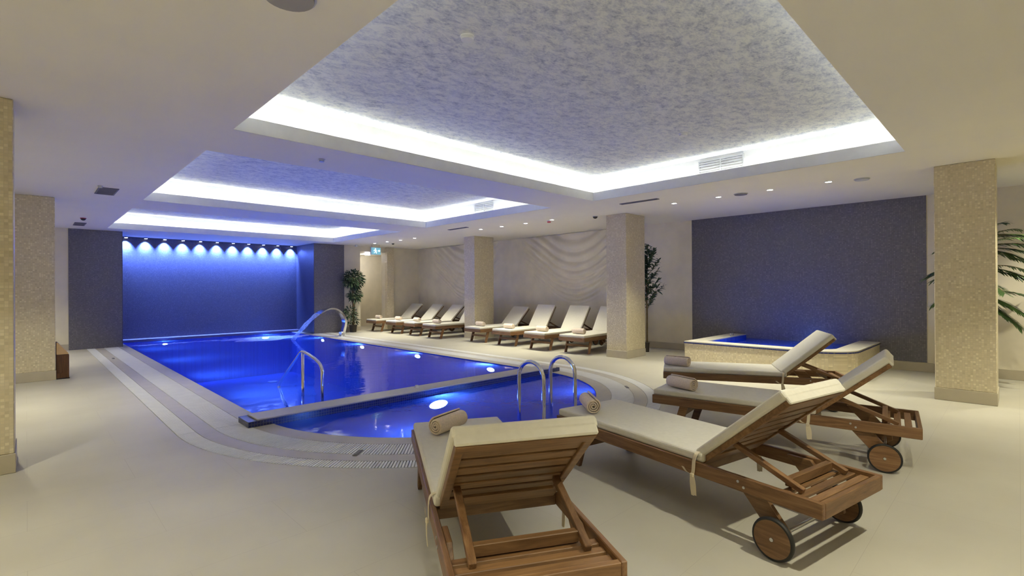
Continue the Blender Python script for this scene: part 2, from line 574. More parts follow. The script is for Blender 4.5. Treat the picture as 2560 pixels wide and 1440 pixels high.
# pool basin
ZM, ZK = -1.35, -0.60
bm = bmesh.new()
pts = [(CX - RW + .003, 17.447), (CX - RW + .003, 5.80), (CX + RW - .003, 5.80), (CX + RW - .003, 17.447)]
t_ = [bm.verts.new((*p, -.004)) for p in pts]
b_ = [bm.verts.new((*p, ZM)) for p in pts]
bm.faces.new(b_)
for i in range(4):
    bm.faces.new((t_[i], t_[(i + 1) % 4], b_[(i + 1) % 4], b_[i]))
struct('pool_basin', finish(bm, 'pool_basin', 'poolblue'))
bm = bmesh.new()
RB = RW - .004
arc = [(CX + RB * math.cos(math.pi + math.pi * i / 56), CYC + RB * math.sin(math.pi + math.pi * i / 56)) for i in range(57)]
t_ = [bm.verts.new((*p, -.004)) for p in arc]
b_ = [bm.verts.new((*p, ZK)) for p in arc]
bm.faces.new(b_)
for i in range(56):
    bm.faces.new((t_[i], t_[i + 1], b_[i + 1], b_[i]))
struct('shallow_basin', finish(bm, 'shallow_basin', 'poolblue'))

# divider wall between the two pools
DY0, DY1 = 5.66, 6.00
dv = struct('pool_divider', boxes_me('pool_divider', 'darkblue', [(CX - RW - 0.24, CX + RW + 0.20, DY0, DY1, 0.0, 0.062), (CX - RW + .001, CX + RW - .001, DY0, DY1, -1.35, 0.0)]))
struct('divider_cap', box_me('divider_cap', 'capstone', CX - RW - 0.15, CX + RW + 0.12, DY0 + 0.004, DY1 - 0.004, 0.062, 0.078, 0.003), dv)

# water sheets
WZ = -0.014
bm = bmesh.new()
bm.faces.new([bm.verts.new((*p, WZ)) for p in ((CX - RW, DY1), (CX + RW, DY1), (CX + RW, 17.45), (CX - RW, 17.45))])
wo = obj('pool_water', finish_up(bm, 'pool_water', 'water'))
tagit(wo, 'bright blue lit water of the main swimming pool', 'water', kind='stuff')
bm = bmesh.new()
arc2 = [p for p in arc if p[1] < DY0]
bm.faces.new([bm.verts.new((*p, WZ)) for p in [(CX - RW, DY0)] + arc2[0:] + [(CX + RW, DY0)]])
wo = obj('pool_water', finish_up(bm, 'pool_water', 'water'))
tagit(wo, 'darker blue water of the rounded shallow pool in front of the divider', 'water', kind='stuff')

# walls
TOPZ = 3.05
struct('wall_back', boxes_me('wall_back', 'stone', [
    (XL - .2, AL - .001, YF, YB + .2, 0, TOPZ),
    (AR + .001, 8.44, YF, YB + .2, 0, TOPZ),
    (8.44, 9.42, YF, YF + .25, 2.80, TOPZ),
    (9.42, XR + .2, YF, YF + .25, 0, TOPZ)]))
struct('wall_alcove', boxes_me('wall_alcove', 'alcove', [
    (AL - .2, AR + .2, YB, YB + .2, ZM - .1, TOPZ),
    (AL - .001, AL + .012, YF - .012, YB, 0, H - .002), (AR - .012, AR + .001, YF - .012, YB, 0, H - .002)]))
struct('alcove_ledge', box_me('alcove_ledge', 'ledge', AL + .012, AR - .012, 17.45, YB, -0.1, 0.075, 0.006))
struct('wall_corridor', boxes_me('wall_corridor', 'stone', [(8.2, 11.6, 18.4, 18.6, 0, TOPZ), (11.4, 11.6, YF + .25, 18.4, 0, TOPZ), (8.24, 8.44, YB + .2, 18.4, 0, TOPZ), (8.24, 11.6, YF + .25, 18.6, 2.80, 2.9)]))
struct('wall_right', boxes_me('wall_right', 'stone', [(XR, XR + .2, YN - .2, YF, 0, TOPZ)]))
struct('wall_left', boxes_me('wall_left', 'stone', [(XL - .2, XL, YN - .2, YF, 0, TOPZ)]))
struct('wall_front', boxes_me('wall_front', 'stone', [(XL, XR, YN - .2, YN, 0, TOPZ)]))
struct('trim_1', box_me('trim_1', 'navy', 0.74, AL - .001, YF - .012, YF, 0, H - .002))
struct('trim_2', box_me('trim_2', 'navy', AR + .001, 7.84, YF - .012, YF, 0, H - .002))
struct('trim_3', box_me('trim_3', 'navy', XR - .014, XR, 1.09, 5.22, 0.16, H - .002))
struct('trim_4', box_me('trim_4', 'cream', 9.42, 9.70, YF - .16, YF, 0, H - .002))
struct('baseboard_right', box_me('baseboard_right', 'skirt', XR - .016, XR, YN, YF, 0, 0.155, 0.003))
struct('baseboard_back', boxes_me('baseboard_back', 'skirt', [(XL, 0.74, YF - .014, YF, 0, 0.15), (7.84, 8.44, YF - .014, YF, 0, .15), (9.70, XR - .02, YF - .014, YF, 0, .15)]))
struct('baseboard_left', box_me('baseboard_left', 'skirt', XL, XL + .014, YN, YF, 0, 0.15, 0.003))

# ceiling with three openings
xs = [XL, COVL, COVR, XR]
ys = [YN] + [c for p in COVES for c in p] + [YF]
bm = bmesh.new()
def quad(a, c, z, up=False):
    v = [bm.verts.new((a[0], a[1], z)), bm.verts.new((c[0], a[1], z)), bm.verts.new((c[0], c[1], z)), bm.verts.new((a[0], c[1], z))]
    bm.faces.new(v if up else v[::-1])
for i in range(3):
    for j in range(len(ys) - 1):
        if i == 1 and j % 2 == 1: continue
        quad((xs[i], ys[j]), (xs[i + 1], ys[j + 1]), H)
quad((AL - .1, YF), (AR + .1, YB + .05), H)
struct('ceiling', finish(bm, 'ceiling', 'ceiling'))

# coffers: fascia, trough, outer wall, mottled panel, light strips
cof_words = ['nearest', 'middle', 'farthest']
FT = 3.14
for ci, (y0, y1) in enumerate(COVES):
    fl = []
    t = 0.02
    h1 = H + .002
    fl += [(COVL - t, COVL, y0 - t, y1 + t, h1, FT), (COVR, COVR + t, y0 - t, y1 + t, h1, FT), (COVL, COVR, y0 - t, y0, h1, FT), (COVL, COVR, y1, y1 + t, h1, FT)]
    x0, x1, a0, a1 = COVL - SET, COVR + SET, y0 - SET, y1 + SET
    wl = [(x0 - t, x0, a0 - t, a1 + t, H + .005, HU), (x1, x1 + t, a0 - t, a1 + t, H + .005, HU), (x0, x1, a0 - t, a0, H + .005, HU), (x0, x1, a1, a1 + t, H + .005, HU)]
    z0, z1 = H + .005, H + .02
    tl = [(x0, COVL - t, a0, a1, z0, z1), (COVR + t, x1, a0, a1, z0, z1), (COVL - t, COVR + t, a0, y0 - t, z0, z1), (COVL - t, COVR + t, y1 + t, a1, z0, z1)]
    cf = struct('ceiling_coffer', boxes_me('ceiling_coffer', 'fascia', fl + wl + tl))
    struct('coffer_panel', box_me('coffer_panel', 'coffer', x0 - .02, x1 + .02, a0 - .02, a1 + .02, HU, HU + .03), cf)
    # led strips lie in the trough behind the fascia
    st = empty('cove_light', ((COVL + COVR) / 2, (y0 + y1) / 2, H + .02))
    tagit(st, 'white hidden cove lighting around the %s ceiling coffer' % cof_words[ci], 'cove light', 'cove lights')
    ox, oy = st.location.x, st.location.y
    g = 0.075
    for (p0, p1, q0, q1) in ((x0 + g - .02, x0 + g + .02, a0 + .06, a1 - .06), (x1 - g - .02, x1 - g + .02, a0 + .06, a1 - .06), (x0 + .1, x1 - .1, a0 + g - .02, a0 + g + .02), (x0 + .1, x1 - .1, a1 - g - .02, a1 - g + .02)):
        o = obj('led_strip', box_me('led_strip', 'strip', p0 - ox, p1 - ox, q0 - oy, q1 - oy, 0.001, 0.018), st)

# columns
def column(x0, x1, y0, y1, label):
    cx, cyy = (x0 + x1) / 2, (y0 + y1) / 2
    o = empty('column', (cx, cyy, 0))
    tagit(o, label, 'column')
    obj('shaft', box_me('shaft', 'cream', x0 - cx, x1 - cx, y0 - cyy, y1 - cyy, 0.155, H - .001, 0.006), o)
    obj('skirting', box_me('skirting', 'skirt', x0 - cx - .008, x1 - cx + .008, y0 - cyy - .008, y1 - cyy + .008, 0, 0.155, 0.004), o)
    return o
column(-0.65, -0.07, 5.63, 6.2, 'cream mosaic column cut off by the left picture edge')
column(-0.24, 0.34, 11.05, 11.6, 'cream mosaic column beside the wooden bin on the left')
column(8.35, 8.95, 0.19, 0.76, 'cream mosaic column in front of the palm on the right')
column(8.78, 9.50, 5.62, 6.11, 'cream mosaic column beside the slim tree and the last lounger')
column(9.30, 10.05, 11.05, 11.53, 'cream mosaic column between the two groups of wall loungers')

# ------------------------------------------------------------------ relief waves on the right wall
def relief(yc, label):
    y0, y1, z0, z1 = yc - 1.55, yc + 2.1, 0.95, H - .01
    ny, nz = 140, 330
    bm = bmesh.new()
    g = []
    for i in range(ny + 1):
        row = []
        for j in range(nz + 1):
            y = y0 + (y1 - y0) * i / ny
            z = z0 + (z1 - z0) * j / nz
            dy = y - yc
            k = 0.40 * dy * dy if abs(dy) < 1.0 else 0.40 + 0.62 * (abs(dy) - 1.0)
            gz = z - k
            hw = 0.62 + 0.62 * max(0, z - 1.05) / 1.4
            if dy > 0: hw *= 1.12
            mask = 1 - min(1, max(0, (abs(dy) - hw) / (0.35 + (0.5 if dy > 0 else .1)))) ** 1.0
            mask *= min(1, max(0, (gz - 0.98) / 0.18))
            edge = min(1, i / 6, (ny - i) / 6, j / 4)
            ph = 2 * math.pi * ((gz - 1.0) / (0.115 + 0.05 * max(0, gz - 1.0)))
            hgt = (0.5 + 0.5 * math.sin(ph)) ** 0.8
            row.append(bm.verts.new((XR - 0.004 - (0.050 + 0.012 * max(0, z - 1.2)) * mask * hgt * edge, y, z)))
        g.append(row)
    for i in range(ny):
        for j in range(nz):
            bm.faces.new((g[i][j], g[i][j + 1], g[i + 1][j + 1], g[i + 1][j]))
    o = obj('wave_relief', finish(bm, 'wave_relief', 'stone', True))
    tagit(o, label, 'wall relief')
    return o
relief(8.58, 'swagged wave plaster relief on the wall behind the nearer wall loungers')
relief(13.25, 'swagged wave plaster relief half hidden behind the far column')

# ------------------------------------------------------------------ loungers
LL, LW, ZR, RH, SH, LB = 2.118, 0.70, 0.37, 0.085, 1.41, 0.70
SW, WR, WO = 1.887, 0.113, 0.037
def make_lounger(ang):
    root = empty('sun_lounger')
    hw = LW / 2
    for s in (-1, 1):
        a, b_ = sorted((s * hw, s * (hw - .028)))
        obj('side_rail', box_me('side_rail', 'teak', 0, LL, a, b_, ZR - RH, ZR, 0.004), root)
    obj('end_board', box_me('end_board', 'teakx', -0.001, 0.027, -hw + .028, hw - .028, ZR - RH, ZR - .004, 0.003), root)
    obj('end_board', box_me('end_board', 'teakx', LL - .028, LL + .001, -hw + .028, hw - .028, ZR - RH, ZR - .002, 0.003), root)
    sl = box_me('seat_slat', 'teakx', -0.032, 0.032, -hw + .03, hw - .03, 0, 0.018, 0.003)
    for i in range(11):
        o = obj('seat_slat', sl, root); o.location = (0.09 + i * 0.108, 0, ZR - .022)
    rs = box_me('rear_slat', 'teakx', -0.023, 0.023, -hw + .03, hw - .03, 0, 0.018, 0.003)
    for i in range(3):
        o = obj('rear_slat', rs, root); o.location = (1.900 + i * 0.069, 0, ZR - .040)
    obj('cross_bar', box_me('cross_bar', 'teakx', 1.345, 1.375, -hw + .028, hw - .028, ZR - RH, ZR - .03, 0.003), root)
    for s in (-1, 1):
        a, b_ = sorted((s * (hw - .029), s * (hw - .058)))
        obj('front_leg', prism_me('front_leg', 'teak', [(0.29, ZR - .012), (0.375, ZR - .012), (0.255, 0), (0.18, 0)], 'y', a, b_, 0.003), root)
        obj('rear_leg', prism_me('rear_leg', 'teak', [(1.60, ZR - .012), (1.75, ZR - .012), (1.935, WR + .03), (1.94, WR - .02), (1.90, WR - .045), (1.85, WR - .03)], 'y', a, b_, 0.003), root)
    obj('leg_stretcher', box_me('leg_stretcher', 'teakx', 0.235, 0.26, -hw + .058, hw - .058, 0.15, 0.20, 0.003), root)
    obj('axle', tube_me('axle', 'steel', [(SW, -hw - WO, WR), (SW, hw + WO, WR)], 0.009, 8), root)
    for s in (-1, 1):
        wv = obj('wheel', disc_me('wheel', 'teak', (0, 0, 0), WR - .012, 0.028, 36, 'y'), root)
        wv.location = (SW, s * (hw + WO), WR)
        obj('tyre', ring_me('tyre', 'rubber', (0, 0, 0), WR - .010, 0.010, 'y', 36, 8, 1.7), wv)
        obj('hub_cap', disc_me('hub_cap', 'steel', (0, s * .016, 0), 0.010, 0.006, 12, 'y'), wv)
        for bx, bz in ((1.665, ZR - .03), (1.70, ZR - .055)):
            obj('bolt', disc_me('bolt', 'steel', (bx, s * (hw + .001), bz), 0.008, 0.006, 10, 'y'), root)
    # backrest, turned up about the hinge
    ca, sa = math.cos(R(ang)), math.sin(R(ang))
    mt = Matrix(((ca, 0, -sa, SH), (0, 1, 0, 0), (sa, 0, ca, ZR - .012), (0, 0, 0, 1)))
    bw = hw - .045
    bm = bmesh.new()
    fo = [(-.02, -bw), (LB, -bw), (LB, bw), (-.02, bw)]
    fi = [(.098, -bw + .038), (LB - .055, -bw + .038), (LB - .055, bw - .038), (.098, bw - .038)]
    fr_ = [[bm.verts.new(mt @ Vector((*p, z))) for p in q] for q in (fo, fi) for z in (0, .034)]
    for k in range(4):
        k2 = (k + 1) % 4
        for a_, b_2 in ((0, 1), (1, 3), (3, 2), (2, 0)):
            bm.faces.new((fr_[a_][k], fr_[a_][k2], fr_[b_2][k2], fr_[b_2][k]))
    bmesh.ops.recalc_face_normals(bm, faces=bm.faces[:])
    bmesh.ops.bevel(bm, geom=[e for e in bm.edges if e.calc_face_angle(0) > .5], offset=.003, segments=1, affect='EDGES')
    bk = obj('backrest', finish(bm, 'backrest', 'teakx'), root)
    for i in range(6):
        u = 0.110 + i * 0.0905
        obj('back_slat', box_me('back_slat', 'teakx', u, u + 0.066, -bw + .036, bw - .036, 0.011, 0.029, 0.003, 1, mt), bk)
    # prop frame that holds the backrest up
    p_up = mt @ Vector((0.24, 0, -0.006))
    p_lo = Vector((1.975, 0, ZR - .008))
    dirv = (p_lo - p_up); ln = dirv.length; dirv.normalize()
    nv = Vector((-dirv.z, 0, dirv.x))
    for s in (-1, 1):
        pm = Matrix(((dirv.x, 0, nv.x, p_up.x), (0, 1, 0, s * (bw - .06)), (dirv.z, 0, nv.z, p_up.z), (0, 0, 0, 1)))
        obj('prop_arm', box_me('prop_arm', 'teak', -.015, ln, -.017, .017, -.015, .015, 0.003, 1, pm), root)
    obj('prop_bar', box_me('prop_bar', 'teakx', 1.868, 1.905, -bw + .074, bw - .074, ZR - .015, ZR + .035, 0.003), root)
    # mattress: flat seat pad and raised back pad, sewn at the fold
    bm = bmesh.new()
    bm_box(bm, 0.004, SH + .012, -hw + .015, hw - .015, ZR - .003, ZR + .055, 0.018, 3)
    bm_box(bm, 0.0, LB + .022, -hw + .03, hw - .03, 0.034, 0.092, 0.018, 3, mt)
    bm_box(bm, LB + .001, LB + .020, -hw + .04, hw - .04, 0.004, 0.060, 0.006, 1, mt)
    mo = obj('mattress', finish(bm, 'mattress', 'canvas', False), root)
    for s in (-1, 1):
        y = s * (hw + .006)
        bm = bmesh.new()
        def ribbon(pts, wd=0.011, th=0.003):
            pts = smooth_path(pts, 2)
            pr = None
            for p in pts:
                q = [bm.verts.new(p + Vector((-wd, 0, 0))), bm.verts.new(p + Vector((wd, 0, 0))), bm.verts.new(p + Vector((wd, s * th, th))), bm.verts.new(p + Vector((-wd, s * th, th)))]
                if pr:
                    for k in range(4): bm.faces.new((pr[k], pr[(k + 1) % 4], q[(k + 1) % 4], q[k]))
                else: bm.faces.new(q)
                pr = q
            bm.faces.new(pr[::-1])
        x0 = SH - .035
        ribbon([(x0 + .01, s * (hw - .06), ZR + .056), (x0 + .01, s * (hw - .01), ZR + .055), (x0, y, ZR + .02), (x0 - .004, y, ZR - .05), (x0 - .01, y, ZR - .085)])
        ribbon([(x0 - .01, y + s * .004, ZR - .08), (x0 - .012, y + s * .012, ZR - .12), (x0 - .004, y + s * .006, ZR - .21)])
        ribbon([(x0 - .01, y + s * .004, ZR - .08), (x0 - .05, y + s * .012, ZR - .075), (x0 - .075, y + s * .01, ZR - .05)], 0.009)
        ribbon([(x0 - .006, y + s * .006, ZR - .08), (x0 + .012, y + s * .012, ZR - .13), (x0 + .012, y + s * .006, ZR - .205)], 0.009)
        bm_box(bm, x0 - .024, x0 + .004, *sorted((y, y + s * .016)), ZR - .10, ZR - .072, 0.006)
        obj('tie', finish(bm, 'tie', 'ribbon'), root)
    return root

protos = {41: make_lounger(41), 44: make_lounger(44), 56: make_lounger(56)}
used = set()
near = [(2.422, 3.109, -119.1, 'teak lounger nearest the camera, seen from behind its raised slatted back'),
        (3.573, 2.697, -101.1, 'teak lounger with both wheels showing, right of the nearest one'),
        (4.884, 2.66, -81.7, 'teak lounger third from the left in the foreground fan, big wheel on its right'),
        (6.164, 3.367, -62.6, 'teak lounger farthest back of the foreground fan, beside the raised tub')]
far = [(8.49, 15.62, 0, 44, 'teak wall lounger nearest the far doorway and the potted tree'),
       (8.53, 14.40, -1.4, 44, 'teak wall lounger second from the far doorway'),
       (8.55, 13.35, -3.0, 44, 'teak wall lounger third from the far doorway'),
       (8.45, 12.15, -1.5, 56, 'teak wall lounger just left of the far column'),
       (8.62, 10.36, -1.1, 44, 'teak wall lounger with its foot in front of the far column'),
       (8.57, 9.17, 0, 56, 'teak wall lounger second to the right of the far column'),
       (8.50, 7.96, 0, 56, 'teak wall lounger third to the right of the far column'),
       (8.57, 6.90, 4.0, 56, 'teak wall lounger partly hidden behind the column with the slim tree')]
def place(ang, x, y, th, label, group):
    p = protos[ang]
    o = p if ang not in used else copy_tree(p)
    used.add(ang)
    o.location = (x, y, 0)
    o.rotation_euler = (0, 0, R(th))
    tagit(o, label, 'sun lounger', group)
    return o
for x, y, th, lb in near: place(41, x, y, th, lb, 'foreground sun loungers')
for x, y, th, an, lb in far: place(an, x, y, th, lb, 'sun loungers along the wall')

# rolled towels
def towel_me():
    Ro, turns, th, ln = 0.068, 3.2, 0.0165, 0.32
    n = 78
    prof = []
    for i in range(n + 1):
        a = 2 * math.pi * turns * i / n
        r = 0.012 + (Ro - 0.012) * i / n
        prof.append((a, r))
    bm = bmesh.new()
    rows = []
    for (xx, k) in ((-ln / 2, .93), (-ln / 2 + .012, 1.0), (-ln / 6, 1.015), (ln / 6, 1.01), (ln / 2 - .012, 1.0), (ln / 2, .93)):
        o_ = [bm.verts.new((xx, math.cos(a) * r * k, math.sin(a) * r * k)) for a, r in prof]
        i_ = [bm.verts.new((xx, math.cos(a) * max(.003, r - th * .70) * k, math.sin(a) * max(.003, r - th * .70) * k)) for a, r in prof]
        rows.append((o_, i_))
    for q in range(len(rows) - 1):
        for i in range(n):
            bm.faces.new((rows[q][0][i], rows[q][0][i + 1], rows[q + 1][0][i + 1], rows[q + 1][0][i]))
            bm.faces.new((rows[q][1][i], rows[q + 1][1][i], rows[q + 1][1][i + 1], rows[q][1][i + 1]))
        bm.faces.new((rows[q][0][n], rows[q + 1][0][n], rows[q + 1][1][n], rows[q][1][n]))
    for q in (0, len(rows) - 1):
        for i in range(n):
            bm.faces.new((rows[q][0][i], rows[q][0][i + 1], rows[q][1][i + 1], rows[q][1][i]))
    return finish(bm, 'rolled_towel', 'towel', True)
tme = towel_me()
def towel(lx, ly, lth, s, t, rot, label, group):
    d = Vector((math.cos(R(lth)), math.sin(R(lth))))
    n_ = Vector((-d.y, d.x))
    p = Vector((lx, ly)) + d * s + n_ * t
    o = obj('rolled_towel', tme)
    o.location = (p.x, p.y, ZR + .055 + .066)
    o.rotation_euler = (0, 0, R(lth + rot))
    tagit(o, label, 'towel', group)
tw = [(0.30, -0.10, 135, 'rolled taupe towel on the foot of the nearest lounger'),
      (0.19, -0.15, -30, 'rolled taupe towel, spiral end facing the camera, on the second foreground lounger'),
      (0.24, -0.18, -25, 'rolled taupe towel on the third foreground lounger'),
      (0.17, -0.16, -25, 'rolled taupe towel on the foreground lounger beside the raised tub')]
for (x, y, th, _), (s, t, ro, lb) in zip(near, tw): towel(x, y, th, s, t, ro, lb, 'foreground towels')
tw2 = ['nearest the far doorway', 'second from the far doorway', 'third from the far doorway', 'just left of the far column', 'whose foot is in front of the far column', 'second right of the far column', 'third right of the far column', 'partly hidden by the column with the slim tree']
for (x, y, th, an, _), lb in zip(far, tw2): towel(x, y, th, 0.30, 0.0, 90, 'rolled towel on the wall lounger ' + lb, 'towels on the wall loungers')

# ------------------------------------------------------------------ pool fittings
# underwater lamps
def pool_lamp(x, y, z, ax, label, energy=POOL_W, rad=0.105, lens=True):
    o = empty('underwater_lamp', (x, y, z))
    tagit(o, label, 'pool lamp', 'underwater lamps')
    dx, dy = ax
    a = 'x' if dx else 'y'
    k = (0.012 * dx, 0.012 * dy, 0)
    for part in (obj('bezel', ring_me('bezel', 'steel', k, rad + .012, 0.012, a, 24, 6), o), obj('lens', disc_me('lens', 'poollamp', k, rad, 0.016, 24, a), o)):
        part.scale = (1, 1, 0.36)          # flat oval fitting
    ld = bpy.data.lights.new('underwater_light', 'AREA')
    ld.shape = 'ELLIPSE'; ld.size = rad * 2; ld.size_y = rad * .9; ld.energy = energy; ld.color = POOL_COL
    lo = bpy.data.objects.new('underwater_light', ld); COL.objects.link(lo)
    lo.parent = o
    lo.location = (0.03 * dx, 0.03 * dy, 0)
    lo.rotation_euler = Vector((-dx, -dy, 0)).to_track_quat('Z', 'Y').to_euler()
rw = ['under the swan-neck fountain', 'second from the swan-neck fountain', 'third from the swan-neck fountain', 'next to the divider']
for (y, z), wd in zip(((14.92, -0.10), (12.42, -0.105), (9.77, -0.107), (7.23, -0.13)), rw):
    pool_lamp(CX + RW, y, z, (-1, 0), 'glowing underwater lamp on the right pool wall ' + wd)
for i, y in enumerate((15.2, 12.42, 9.77, 7.5)):  # unseen lamps added on this wall to even out the blue
    pool_lamp(CX - RW, y, -0.60, (1, 0), 'added unseen underwater lamp on the left pool wall, ' + ('nearest the waterfall', 'second from the waterfall', 'third from the waterfall', 'nearest the divider')[i])
pool_lamp(2.89, 17.45, -0.11, (0, -1), 'faint underwater lamp below the waterfall ledge, left', POOL_W * .6, 0.06)
pool_lamp(5.65, 17.45, -0.13, (0, -1), 'bright underwater lamp below the waterfall ledge, beside the foam', POOL_W * 1.2)
pool_lamp(4.085, DY0, -0.150, (0, -1), 'large glowing underwater lamp of the shallow pool in the divider wall', POOL_W * .5, 0.15)

for a_, wd in ((232, 'left'), (308, 'right')):  # fill lamps added out of view to brighten the shallow water
    ca_, sa_ = math.cos(R(a_)), math.sin(R(a_))
    pool_lamp(CX + (RB - .02) * ca_, CYC + (RB - .02) * sa_, -0.28, (0, 1), 'added unseen underwater lamp in the curved shallow pool wall on the near %s' % wd, POOL_W * .35, 0.09)

# pool hand rail at the divider
hr = empty('pool_handrail', (2.72, 6.29, 0))
tagit(hr, 'bent steel handrail entering the main pool by the divider', 'handrail')
pth = [(0, -.32, .075), (0, -.02 - .28, .30), (0, -.27, .41), (0, .06, .52), (0, .46, .60), (0, .67, .61), (0, .80, .52), (0, 1.50, .04), (0, 1.56, -.03), (0, 1.45, -.12), (0, 1.20, -.30)]
pth = [(0, 0.0, -.30), (0, -.01, .30), (0, -.01, .44), (0, .12, .52), (0, .45, .585), (0, .66, .605), (0, .76, .54), (0, 1.48, .06), (0, 1.55, 0.0), (0, 1.50, -.06), (0, 1.22, -.26)]
obj('bent_tube', tube_me('bent_tube', 'chrome', smooth_path(pth, 2), 0.021), hr)
obj('post', tube_me('post', 'chrome', [(0, .62, -.5), (0, .62, .595)], 0.020), hr)

# pool ladder of the shallow pool
ld_ = empty('pool_ladder', (4.10, 3.62, 0))
tagit(ld_, 'steel pool ladder with two hooped rails at the shallow pool edge', 'pool ladder')
for x in (-0.26, 0.26):
    p = [(x, .20, -.55), (x, .20, .30), (x, .20, .50)]
    for i in range(1, 12):
        a = math.pi * i / 12
        p.append((x, .02 + .18 * math.cos(a), .50 + .17 * math.sin(a)))
    p += [(x, -.16, .50), (x, -.16, .30), (x, -.16, 0.0)]
    obj('hoop_rail', tube_me('hoop_rail', 'chrome', p, 0.021), ld_)
    obj('floor_flange', disc_me('floor_flange', 'chrome', (x, -.16, .008), 0.045, 0.016, 20), ld_)
for z in (-.06, -.32):
    obj('tread', box_me('tread', 'steel', -.26, .26, .13, .25, z - .02, z, 0.005), ld_)

# swan-neck fountain
ft = empty('swan_neck_fountain', (7.05, 14.8, 0))
tagit(ft, 'curved flat steel swan-neck fountain on the pool edge', 'fountain')
arcp = smooth_path([(0, 0, 0.0), (0.06, 0, .25), (0.10, 0, .45), (0.0, 0, .68), (-.20, 0, .85), (-.42, 0, .88), (-.60, 0, .82), (-.74, 0, .74)], 3)
bm = bmesh.new()
pr = None
for i, p in enumerate(arcp):
    k = i / (len(arcp) - 1)
    t = (arcp[min(i + 1, len(arcp) - 1)] - arcp[max(0, i - 1)]).normalized()
    nn = Vector((-t.z, 0, t.x))
    wd = 0.07 + 0.13 * k
    th = 0.035 * (1 - k) + 0.010
    q = [bm.verts.new(p + nn * a * th + Vector((0, c * wd, 0))) for a, c in ((-1, -1), (1, -1), (1, 1), (-1, 1))]
    if pr:
        for j in range(4): bm.faces.new((pr[j], pr[(j + 1) % 4], q[(j + 1) % 4], q[j]))
    else: bm.faces.new(q)
    pr = q
bm.faces.new(pr[::-1])
obj('curved_neck', finish(bm, 'curved_neck', 'chrome'), ft)
obj('base_plate', box_me('base_plate', 'chrome', -.10, .08, -.11, .11, 0, .012, 0.004), ft)
obj('collar', box_me('collar', 'steel', -.06, .05, -.085, .085, 0.012, .13, 0.006), ft)
# falling sheet
bm = bmesh.new()
pr = None
for i in range(15):
    k = i / 14
    x = 6.285 - 0.735 * k
    z = 0.735 - 0.745 * (0.75 * k + 0.25 * k * k)
    row = []
    for j in range(9):
        q = j / 8 * 2 - 1
        row.append(bm.verts.new((x + 0.012 * math.sin(j * 2.1 + i), 14.8 + q * (0.20 - 0.05 * k), z)))
    if pr:
        for j in range(8): bm.faces.new((pr[j], pr[j + 1], row[j + 1], row[j]))
    pr = row
fo = obj('water_jet', finish(bm, 'water_jet', 'fall', True))
tagit(fo, 'sheet of water arching from the swan-neck fountain into the pool', 'water', kind='stuff')
# foam
bm = bmesh.new()
nr, na = 12, 44
cv = bm.verts.new((0, 0, 0.05))
prv = None
for i in range(1, nr + 1):
    row = []
    for j in range(na):
        a = 2 * math.pi * j / na
        k = i / nr
        rr = k * (1 + 0.18 * math.sin(3 * a + 1) + 0.12 * math.sin(7 * a))
        row.append(bm.verts.new((rr * 1.15 * math.cos(a), rr * 0.62 * math.sin(a), max(0.003, (0.05 + .03 * random.random()) * (1 - k)))))
    for j in range(na):
        if prv: bm.faces.new((prv[j], prv[(j + 1) % na], row[(j + 1) % na], row[j]))
        else: bm.faces.new((cv, row[j], row[(j + 1) % na]))
    prv = row
fm = obj('foam', finish(bm, 'foam', 'foam', True))
fm.location = (5.20, 15.95, WZ)
tagit(fm, 'white foam churning on the pool beside the fountain jet', 'foam', kind='stuff')

fl_ = empty('underwater_lamp', (5.35, 15.9, ZM))  # extra lamp added under the foam to brighten it from below
tagit(fl_, 'added fill lamp in the pool floor to brighten the foam', 'pool lamp', 'underwater lamps')
obj('bezel', ring_me('bezel', 'steel', (0, 0, .01), .13, .012), fl_)
obj('lens', disc_me('lens', 'whitegr', (0, 0, .01), .115, .016), fl_)
ldf = bpy.data.lights.new('underwater_light', 'SPOT'); ldf.energy = 120; ldf.color = (.45, .7, 1.0); ldf.spot_size = R(75); ldf.spot_blend = .8; ldf.shadow_soft_size = .1
lo = bpy.data.objects.new('underwater_light', ldf); COL.objects.link(lo); lo.parent = fl_; lo.location = (0, 0, .04); lo.rotation_euler = (R(180), 0, 0)

# drain covers
for (x, y, rz), lb in zip(((2.096, 4.103, 40), (6.27, 4.017, 45), (1.331, 13.6, 90)), ('small grey drain cover in the band left of the nearest lounger', 'small grey drain cover in the band near the foot of the third lounger', 'small grey drain cover in the band at the far left')):
    o = obj('drain_cover', boxes_me('drain_cover', 'grille', [(-.075, .075, -.02, .02, 0.001, .006), (-.06, .06, -.012, .012, .006, .010)]))
    o.location = (x, y, 0); o.rotation_euler = (0, 0, R(rz))
    tagit(o, lb, 'drain')
o = obj('skimmer_knob', disc_me('skimmer_knob', 'steel', (0, 0, .015), 0.035, 0.03, 16, 'z', 0.022))
o.location = (3.90, 5.90, 0.078)
tagit(o, 'small steel knob on top of the pool divider', 'fitting')

